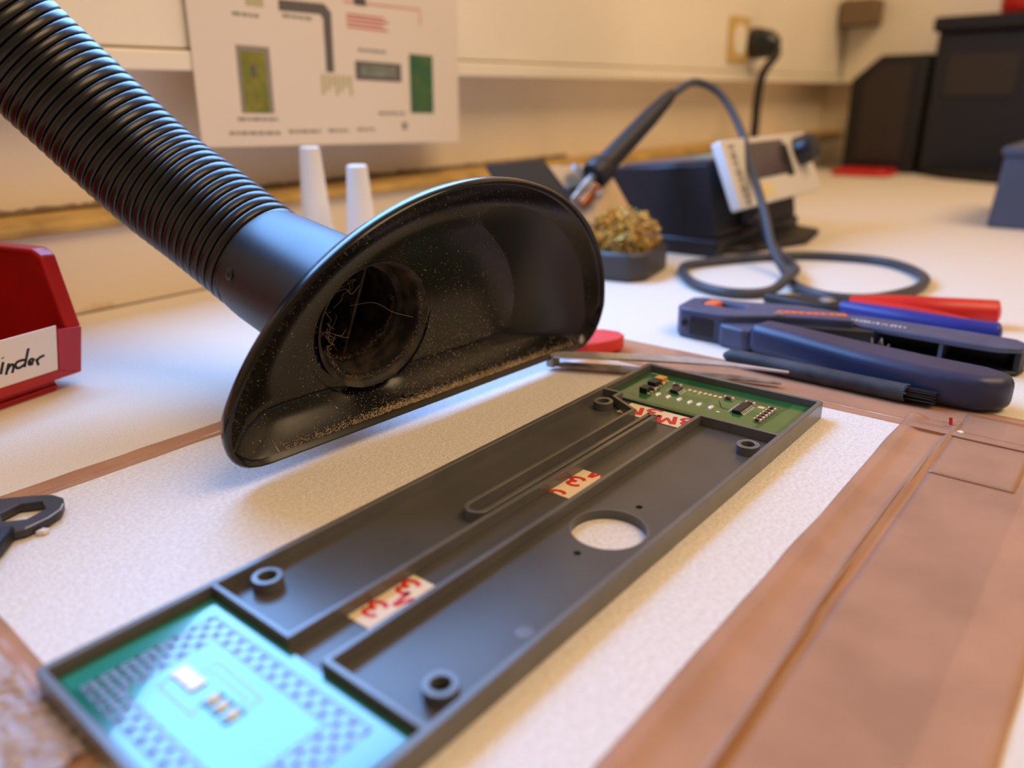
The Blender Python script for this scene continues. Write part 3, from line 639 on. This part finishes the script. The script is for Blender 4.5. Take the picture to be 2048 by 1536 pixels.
for k in range(8):
    f_ = 0.08+0.11*k; x = 293.0+(304.9-293.0)*f_; y = 45.5-(45.5-20.4)*f_; ext(b, strip([(x+0.4,y),(x+1.9,y+0.5)], 0.8 if k % 3 else 1.4), 13.62, 13.66)
put('lettering', b, 'tool_grey', ct, smooth=False)
b = B(); random.seed(3)
for k in range(13): 
    y = 18.0-1.75*k; ext(b, strip([(306.6+random.uniform(-0.3,0.3),y),(309.0,y+random.uniform(-0.4,0.4))], random.choice((0.5,0.8,1.1))), 11.6, 11.68)
put('lettering', b, 'white_print', ct, smooth=False)

# red and blue handled pliers behind it
pl = thing('pliers', 'pliers with one red and one blue grip lying behind the wire stripper', 'pliers', (350, 0, 0))
b = B(); sweep(b, catmull([(358,34,5.5),(361,20,6.2),(365,0,6.6),(371,-14,6.6),(376,-24,6.4),(377,-27.5,6.4)], 7), lambda t: (4.4+1.9*min(1,t*3))*(1 if t < 0.86 else math.sqrt(max(0.12, 1-((t-0.86)/0.14)**2))), 18, flat=1.0); put('red_grip', b, 'handle_red', pl, ang=60)
b = B(); sweep(b, catmull([(353,36,5.0),(350,20,5.0),(347,0,5),(346,-16,5),(347,-29,4.8),(347.6,-33,4.8)], 7), lambda t: (3.4+1.3*min(1,t*3))*(1 if t < 0.86 else math.sqrt(max(0.12, 1-((t-0.86)/0.14)**2))), 18); put('blue_grip', b, 'handle_blue', pl, ang=60)
b = B(); sweep(b, catmull([(357,33,6.5),(355,18,7.2),(353.5,0,7.4),(352.5,-14,6.8),(352,-22,6.0)], 6), lambda t: 3.6*(1-0.35*t), 12, flat=0.8); put('red_insert', b, 'handle_red', pl, ang=60)
put('jaws', ext(B(), [(350,34),(360,33),(363,44),(362,60),(357,76),(353,76),(349,58),(348,44)], 1.0, 6.0), 'tool_dark', pl, bev=1.2)
b = B(); lathe(b, (355.5,44,5.9), (0,0,1), [(4.2,0),(4.2,1.0),(3.2,1.6)], 20, False, True); put('pivot', b, 'steel_worn', pl)

# brush with a sawn off black body
br_ = thing('cleaning_brush', 'grey black round brush with short stiff bristles beside the wire stripper', 'brush', (251, 12, 0.2))
b = B(); sweep(b, catmull([(254.5,51,3.0),(253.5,46,3.2),(252,32,3.4),(251,10,3.5),(250.4,-12,3.6),(250.3,-18.6,3.6)], 6), lambda t: (1.2+2.1*min(1,t*6)), 20); put('body', b, 'brush_body', br_, ang=60)
b = B(); random.seed(5)
for k in range(70):
    a = random.uniform(0,2*PI); r = 2.7*math.sqrt(random.random()); x = 250.3+r*math.cos(a); z = 3.6+r*math.sin(a)*0.9; y1_ = -27.5-random.uniform(0,1.3)
    sweep(b, [(x,-18.0,z),(x+random.uniform(-0.2,0.2),y1_, z+random.uniform(-0.25,0.25))], 0.17, 4)
o = put('bristles', b, 'bristle', br_); o['kind'] = 'stuff'
b = B()
for k in range(22):
    a = 2*PI*k/22; L_ = random.uniform(0.2,1.3); sweep(b, [(250.3+3.1*math.cos(a),-18.2,3.6+3.1*math.sin(a)),(250.3+3.2*math.cos(a),-18.6-L_,3.6+3.2*math.sin(a))], 0.32, 4)
put('ragged_edge', b, 'brush_body', br_)

# tweezers
tw = thing('tweezers', 'steel tweezers lying half behind the housing end', 'tweezers', (215, 65, 1.0))
def blade(pts, ws, th, name, mt):
    b = B(); vs = []; P_ = [Vector(p) for p in pts]; fs = []
    for i, p in enumerate(P_):
        d = (P_[min(i+1,len(P_)-1)]-P_[max(i-1,0)]).normalized(); s = Vector((d.y,-d.x,0)).normalized()
        for o_ in (p-s*ws[i]/2, p+s*ws[i]/2, p+s*ws[i]/2+Vector((0,0,th)), p-s*ws[i]/2+Vector((0,0,th))): vs.append(o_)
    for i in range(len(P_)-1):
        for k in range(4): fs.append((i*4+k, i*4+(k+1)%4, (i+1)*4+(k+1)%4, (i+1)*4+k))
    fs += [(0,1,2,3), tuple(len(vs)-4+k for k in (3,2,1,0))]; b.add(vs, fs); return put(name, b, mt, tw, bev=0.2)
blade([(201.2,100.4,6.6),(202.6,97.5,6.9),(208,86,7.4),(216.5,70,7.6),(226,53,7.2),(232,41.5,6.6),(235.4,30,6.4),(238.4,18.5,6.3)], [3.2,6.2,7.2,7.4,7.0,4.8,2.4,0.6], 0.9, 'upper_arm', 'steel')
blade([(203.2,100.4,2.2),(205.4,96.5,2.2),(213,80,2.2),(222,60,2.0),(228,47,1.8),(234,36,1.6),(238.6,21,1.4)], [2.4,5.0,6.4,6.6,6.2,4.4,1.8], 0.9, 'lower_arm', 'steel_worn')
b = B(); box(b, 199.8, 204.8, 98.0, 101.6, 2.3, 6.9); put('joint', b, 'steel_worn', tw, bev=0.6)

# red rubber block
b = B(); ext(b, [(222,96.5),(230,93.2),(238,91.0),(243.5,92.2),(246.8,97),(246,104),(238,116),(226,121),(218,116),(217,106)], 1.15, 6.8); o = put('rubber_block', b, 'eraser_red', bev=0.5); tag(o, 'flat red rounded rubber block behind the tweezers', 'rubber block')
# scraps
b = B(); lathe(b, (236.2,-36.4,0.9), (0.1,0.15,1), [(0.55,0),(0.55,2.4)], 12); o = put('wire_scrap', b, 'print_red'); tag(o, 'tiny red wire insulation scrap standing on the brown tape', 'wire scrap')
b = B(); ext(b, [(229.6,-40.8),(230.6,-39.2),(231.6,-40.2),(230.8,-41.4)], 0.8, 1.6); o = put('plastic_crumb', b, 'white_plastic', bev=0.2); tag(o, 'tiny clear white crumb on the brown tape near the red scrap', 'crumb')

# ------------------------------------------------------------------ soldering station and stand
st = thing('soldering_station', 'black soldering station with white tilted front panel and knob', 'soldering station', (525, 195, 0))
put('housing', ext(B(), [(152,12),(160,62),(236,56),(240,8)], 455, 600, T=lambda x,y,z:(z,x,y)), 'station_black', st, bev=2.0)
put('top_plate', ext(B(), [(163,62.4),(163,63.2),(230,57.6),(230,56.8)], 462, 594, T=lambda x,y,z:(z,x,y)), 'station_top', st)
put('green_sticker', ext(B(), [(176,62.0),(176,62.7),(206,60.3),(206,59.6)], 520, 572, T=lambda x,y,z:(z,x,y)), 'sticker_green', st)
put('base', box(B(), 453, 602, 150, 236, 0.1, 12), 'station_black', st, bev=2.0)
put('front_foot', ext(B(), [(470,152),(600,152),(588,128),(540,120),(482,140)], 0.1, 5.0), 'tool_dark', st, bev=1.5)
put('cable_gland', lathe(B(), (500,152,22), (0,-1,-0.15), [(7,0),(7,6),(5,10)], 20), 'stand_dark', st)
fp = lambda x, y, z: (x, 141.5+y*0.40-z*0.92, 31+y*0.92+z*0.40)
put('front_panel', ext(B(), rrect(453,602,0,46,2.0,3), 0, 7, T=fp), 'station_white', st, bev=0.8)
put('display', ext(B(), rrect(492,552,17,42,1.5,3), 7, 7.5, T=fp), 'display', st)
put('display', ext(B(), rrect(545,557,15,38,1.0,3), 7, 7.9, T=fp), 'station_black', st)
b = B(); lathe(b, fp(578,31,7), Vector(fp(0,0,1))-Vector(fp(0,0,0)), [(11,0),(11,10),(9.5,13)], 28, False, True); put('knob', b, 'knob_black', st)
put('yellow_sticker', ext(B(), rrect(494,512,4,13,1,3), 7, 7.3, T=fp), 'sticker_yellow', st)
b = B()
for k in range(11): ext(b, [(462,3+3.7*k),(470,3+3.7*k),(470,4.4+3.7*k+(k%3)*0.5),(462,4.4+3.7*k+(k%3)*0.5)], 7, 7.2, T=fp)
put('lettering', b, 'ink_dark', st, smooth=False)
# stand with wool holder
sd = thing('iron_stand', 'soldering iron stand with tan bracket and dark sponge tray', 'iron stand', (395, 190, 0))
put('tray', ext(B(), [(352,176),(355,158),(366,152),(404,160),(414,172),(414,214),(400,228),(362,222)], 0.1, 17, [[(358,177),(360,163),(368,157),(402,164.5),(409,174),(409,205),(362,205)]]), 'stand_dark', sd, bev=2.2)
put('tray_floor', ext(B(), [(357,177),(360,163),(368,157),(402,164.5),(410,174),(410,206),(361,206)], 0.2, 5), 'stand_dark', sd)
pT = lambda x, y, z: (374+x*0.76-y*0.10+z*0.3, 236-x*0.52-y*0.55-z*0.5, 62-y*0.83+z*0.55)
put('bracket', ext(B(), [(0,0),(46,0),(52,46),(26,56),(6,30)], -1.2, 1.2, T=pT), 'stand_tan', sd, bev=0.6)
put('side_bracket', ext(B(), [(-40,-2),(2,-5),(12,26),(-30,36)], -1.4, 1.4, T=pT), 'deep_black', sd, bev=0.8)
put('post', box(B(), 378, 402, 217, 225, 4, 50), 'stand_dark', sd, bev=1.0)
b = B(); lathe(b, (384,217,59), (0.25,-0.5,0.6), [(5,0),(5,3),(2.6,3.2),(2.6,1.5)], 20); put('bolt', b, 'steel_worn', sd)
b = B(); lathe(b, (386,204,45), (0.1,-0.5,0.5), [(4,0),(4,4),(2.5,6)], 18); put('bolt', b, 'steel', sd)
b = B(); lathe(b, (374,206,40), Vector((78,-12,56)), [(4.2,0),(4.2,12),(5.2,14),(5.2,16)], 20); put('iron_socket', b, 'copper', sd)
# brass wool
b = B(); random.seed(11)
for k in range(300):
    c = Vector((386+random.gauss(0,10), 181+random.gauss(0,10), 23+random.gauss(0,6))); q = []; d = Vector((random.gauss(0,1),random.gauss(0,1),random.gauss(0,1))).normalized()
    for j in range(8):
        d = (d+Vector((random.gauss(0,1),random.gauss(0,1),random.gauss(0,1)))*0.8).normalized(); c = c+d*2.4
        e = Vector(((c.x-386)/23, (c.y-181)/23, (c.z-23)/16))
        if e.length > 1: e.normalize(); c = Vector((386+e.x*23, 181+e.y*23, 23+e.z*16)); d = -d
        if c.z < 6: c.z = 6
        q.append(c.copy())
    sweep(b, catmull(q, 3), 0.62, 4, flat=0.4)
o = put('brass_wool', b, 'brass', ang=70); tag(o, 'ball of golden brass wool in the dark tray of the iron stand', 'brass wool')
# soldering iron and its cable
ir = thing('soldering_iron', 'black soldering iron resting in the stand with its cable arching to the bench', 'soldering iron', (400, 190, 0))
ia, ib = Vector((391,206,58)), Vector((456,194,102)); d = ib-ia; LL = d.length
b = B(); lathe(b, ia-d.normalized()*4, d, [(3,0),(9.0,1),(9.4,5),(9.2,10),(7.0,13),(6.6,LL*0.5),(6.0,LL*0.8),(4.6,LL+2),(3.4,LL+9)], 24); put('handle', b, 'cable_black', ir)
b = B(); lathe(b, ia-d.normalized()*26, d, [(1.2,0),(2.0,8),(2.8,12),(2.8,23)], 16); put('heater_barrel', b, 'steel_worn', ir)
b = B(); cp = catmull([ib+d.normalized()*4, (485,190,112), (499,177,104), (496,159,81), (479,141,56), (456,120,31), (439,107,15), (421,91,4.5), (395,75,3.0), (380,56,3), (381,40,3), (392,29,3), (420,20,3), (450,20.5,3), (476,34,3), (492,54,3), (492,78,3), (482,104,3), (462,122,3), (440,136,3), (414,148,3.0), (398,146,3), (372,128,3), (359,110,3), (358,92,3), (372,80,3.2), (392,78,7.4), (420,84,6), (452,100,4), (480,124,9), (497,138,18), (500,143,21)], 8)
sweep(b, cp, 2.7, 12); put('cable', b, 'cable_grey', ir)

# ------------------------------------------------------------------ white dropper bottles
def bottle(x, y, ztop, label):
    t = thing('dropper_bottle', label, 'bottle', (x, y, 0), 0, 'white dropper bottles by the hood')
    b = B(); lathe(b, (x,y,0.05), (0,0,1), [(12.5,0),(13,1),(13,ztop-58),(11.5,ztop-54),(9.6,ztop-51)], 32, True, False); put('body', b, 'white_plastic', t, ang=50)
    b = B(); lathe(b, (x,y,0), (0,0,1), [(9.9,ztop-52),(9.9,ztop-45.5),(8.9,ztop-44.8),(8.6,ztop-44),(5.6,ztop-0.9),(4.6,ztop)], 32, True, True); put('cap', b, 'white_plastic', t, ang=30)
bottle(243.5, 300.5, 79.5, 'white conical capped dropper bottle below the poster edge, nearer the wall')
bottle(248.5, 267, 70.5, 'white conical capped dropper bottle directly behind the hood rim')

# ------------------------------------------------------------------ poster sheet on the trunking
pr_ = thing('wall_poster', 'white printed diagram sheet with green module pictures on the wall trunking', 'poster', (313, 348.6, 80))
ca, sa = math.cos(-0.031), math.sin(-0.031)
def PP(x, z, o=0.0): return (206.5 + x*ca - z*sa, 348.7-o, 79.6 + x*sa + z*ca)
def sheet(name, pts, mt, o, th=0.12): return put(name, ext(B(), pts, o, o+th, T=lambda x,y,z: PP(x,y,z)), mt, pr_, smooth=False)
sheet('sheet', [(0,0),(210,0),(210,297),(0,297)], 'paper', 0, 0.3)
def rect(x0,x1,z0,z1): return [(x0,z0),(x1,z0),(x1,z1),(x0,z1)]
sheet('module_picture', rect(27,49,18.5,55), 'ink_grey', 0.32)
sheet('module_picture', rect(29.5,45.5,18.8,52), 'pic_green', 0.46)
sheet('module_picture', rect(33,41.5,20,49), 'pic_core', 0.60, 0.02)
sheet('module_picture', rect(35.5,38.5,38,45), 'ink_dark', 0.66)
sheet('hose_drawing', [(58,75.5),(58,81.5),(91,82.5),(96,78),(95.6,43.5),(89.6,43.5),(89.6,74),(87.5,76.3)], 'ink_dark', 0.32)
for z in (70.8, 73.2, 75.6, 77.8): sheet('red_text', rect(108, 146-(z*1.7 % 9), z, z+1.2), 'ink_red', 0.32)
sheet('red_line', strip([(106,85.4),(172.4,87.2),(172.4,77)], 0.8), 'ink_red', 0.32)
sheet('plug_picture', rect(114.5,124.5,84.5,94), 'ink_dark', 0.32)
sheet('terminal_picture', rect(113,153,40,51.5), 'ink_dark', 0.32)
sheet('terminal_picture', rect(117,149,42.5,50), 'pic_grey', 0.46)
sheet('module_picture', rect(161,183.5,20,58.5), 'pic_green2', 0.32)
for k in range(7): sheet('terminal_picture', rect(85+3.7*k, 87.4+3.7*k, 30+(k%3)*2.5, 42), 'pic_olive', 0.32)
for x0, x1, z in ((17.5,52,6.4),(58,82,7.2),(88,104,7.6),(112,127,8.2),(27,44,70.2),(60,81,72.2),(24,51,14.2),(116,141,57.2),(131,155,18.6),(25,36,96),(40,60,100)):
    x = x0; random.seed(int(x0*10))
    while x < x1-1:
        wd = random.uniform(2.0,6.0); sheet('text_line', rect(x, min(x1,x+wd), z, z+1.9), 'ink_grey', 0.32, 0.05); x += wd+0.9
sheet('emblem', circle(154.5,11.4,2.8,18), 'ink_grey', 0.32, 0.05)
sheet('yellow_picture', rect(36,48,76,86), 'pic_olive', 0.32, 0.05)

# ------------------------------------------------------------------ far end of the bench
pw = thing('power_socket', 'cream yellow power socket on the wall trunking', 'power socket', (902, 351.5, 163))
put('plate', ext(B(), rrect(876,930,140,190,4,3), 349.2, 351.8, T=lambda x,y,z:(x,z,y)), 'socket_yellow', pw, bev=0.8)
put('insert', ext(B(), circle(903,165,17,28), 347.8, 349.4, T=lambda x,y,z:(x,z,y)), 'wall_panel', pw)
pgl = thing('power_plug', 'black mains plug with cable hanging from the wall trunking', 'power plug', (972, 345, 160))
b = B(); lathe(b, (940,351.6,163), (0,-1,-0.1), [(17,0),(18,8),(15,26),(9,34)], 24); put('plug_body', b, 'knob_black', pgl)
b = B(); sweep(b, catmull([(940,320,160),(928,314,148),(914,322,128),(912,325,100),(912,325,70),(910,325,46),(900,322,20),(870,314,7),(800,292,6),(720,268,6),(660,262,6)], 8), 5.0, 10); put('cord', b, 'cable_black', pgl)
b1 = thing('cardboard_box', 'dark brown tall carton with sloping corner at the far end of the bench', 'box', (1190, 245, 0))
put('carton', ext(B(), [(293,0.2),(198,0.2),(198,152),(258,152),(293,122)], 1150, 1260, T=lambda x,y,z:(z,x,y)), 'box_black', b1, bev=3)
put('front_label', ext(B(), [(276,16),(216,16),(216,140),(254,140),(276,118)], 1148.6, 1150.2, T=lambda x,y,z:(z,x,y)), 'box_brown', b1)
b2 = thing('equipment_case', 'large black equipment case at the far bench end beside the brown carton', 'case', (1180, 90, 0))
put('case_body', box(B(), 1150, 1268, -120, 193, 0.2, 176), 'box_black', b2, bev=4)
put('case_lid', box(B(), 1143, 1272, -126, 199, 176, 194), 'deep_black', b2, bev=4)
put('label_plate', box(B(), 1148.4, 1150.4, 96, 176, 100, 150), 'box_brown', b2)
put('case_foot', ext(B(), [(1150,193),(1150,-120),(1060,-120),(1040,40),(1100,150)], 0.2, 9), 'box_black', b2, bev=2)
b = B(); lathe(b, (1185,100,194.2), (0,0,1), [(30,0),(34,6),(34,40),(28,46)], 28); o = put('red_pot', b, 'handle_red'); tag(o, 'red round pot standing on the black equipment case', 'pot')
b = B(); ext(b, rrect(1080,1146,212,286,14,4), 0.2, 8); o = put('red_dish', b, 'handle_red', bev=3); tag(o, 'flat red dish in front of the brown carton', 'dish')
gb = thing('small_parts_box', 'slate blue grey box standing at the bench edge away from the wall', 'box', (760, -30, 0))
put('box_body', ext(B(), [(-110,0.2),(33,0.2),(29,56),(-110,56)], 700, 830, T=lambda x,y,z:(z,x,y)), 'box_blue', gb, bev=2)
put('box_lid', box(B(), 697, 833, -113, 31.5, 56, 63), 'box_blue', gb, bev=2)
b = B(); ext(b, [(1236,300),(1280,300),(1280,349),(1236,349)], 197, 232); o = put('vent_grille', b, 'grille_brown', bev=2); tag(o, 'brown grey bracket block fixed in the corner of the trunking', 'bracket')
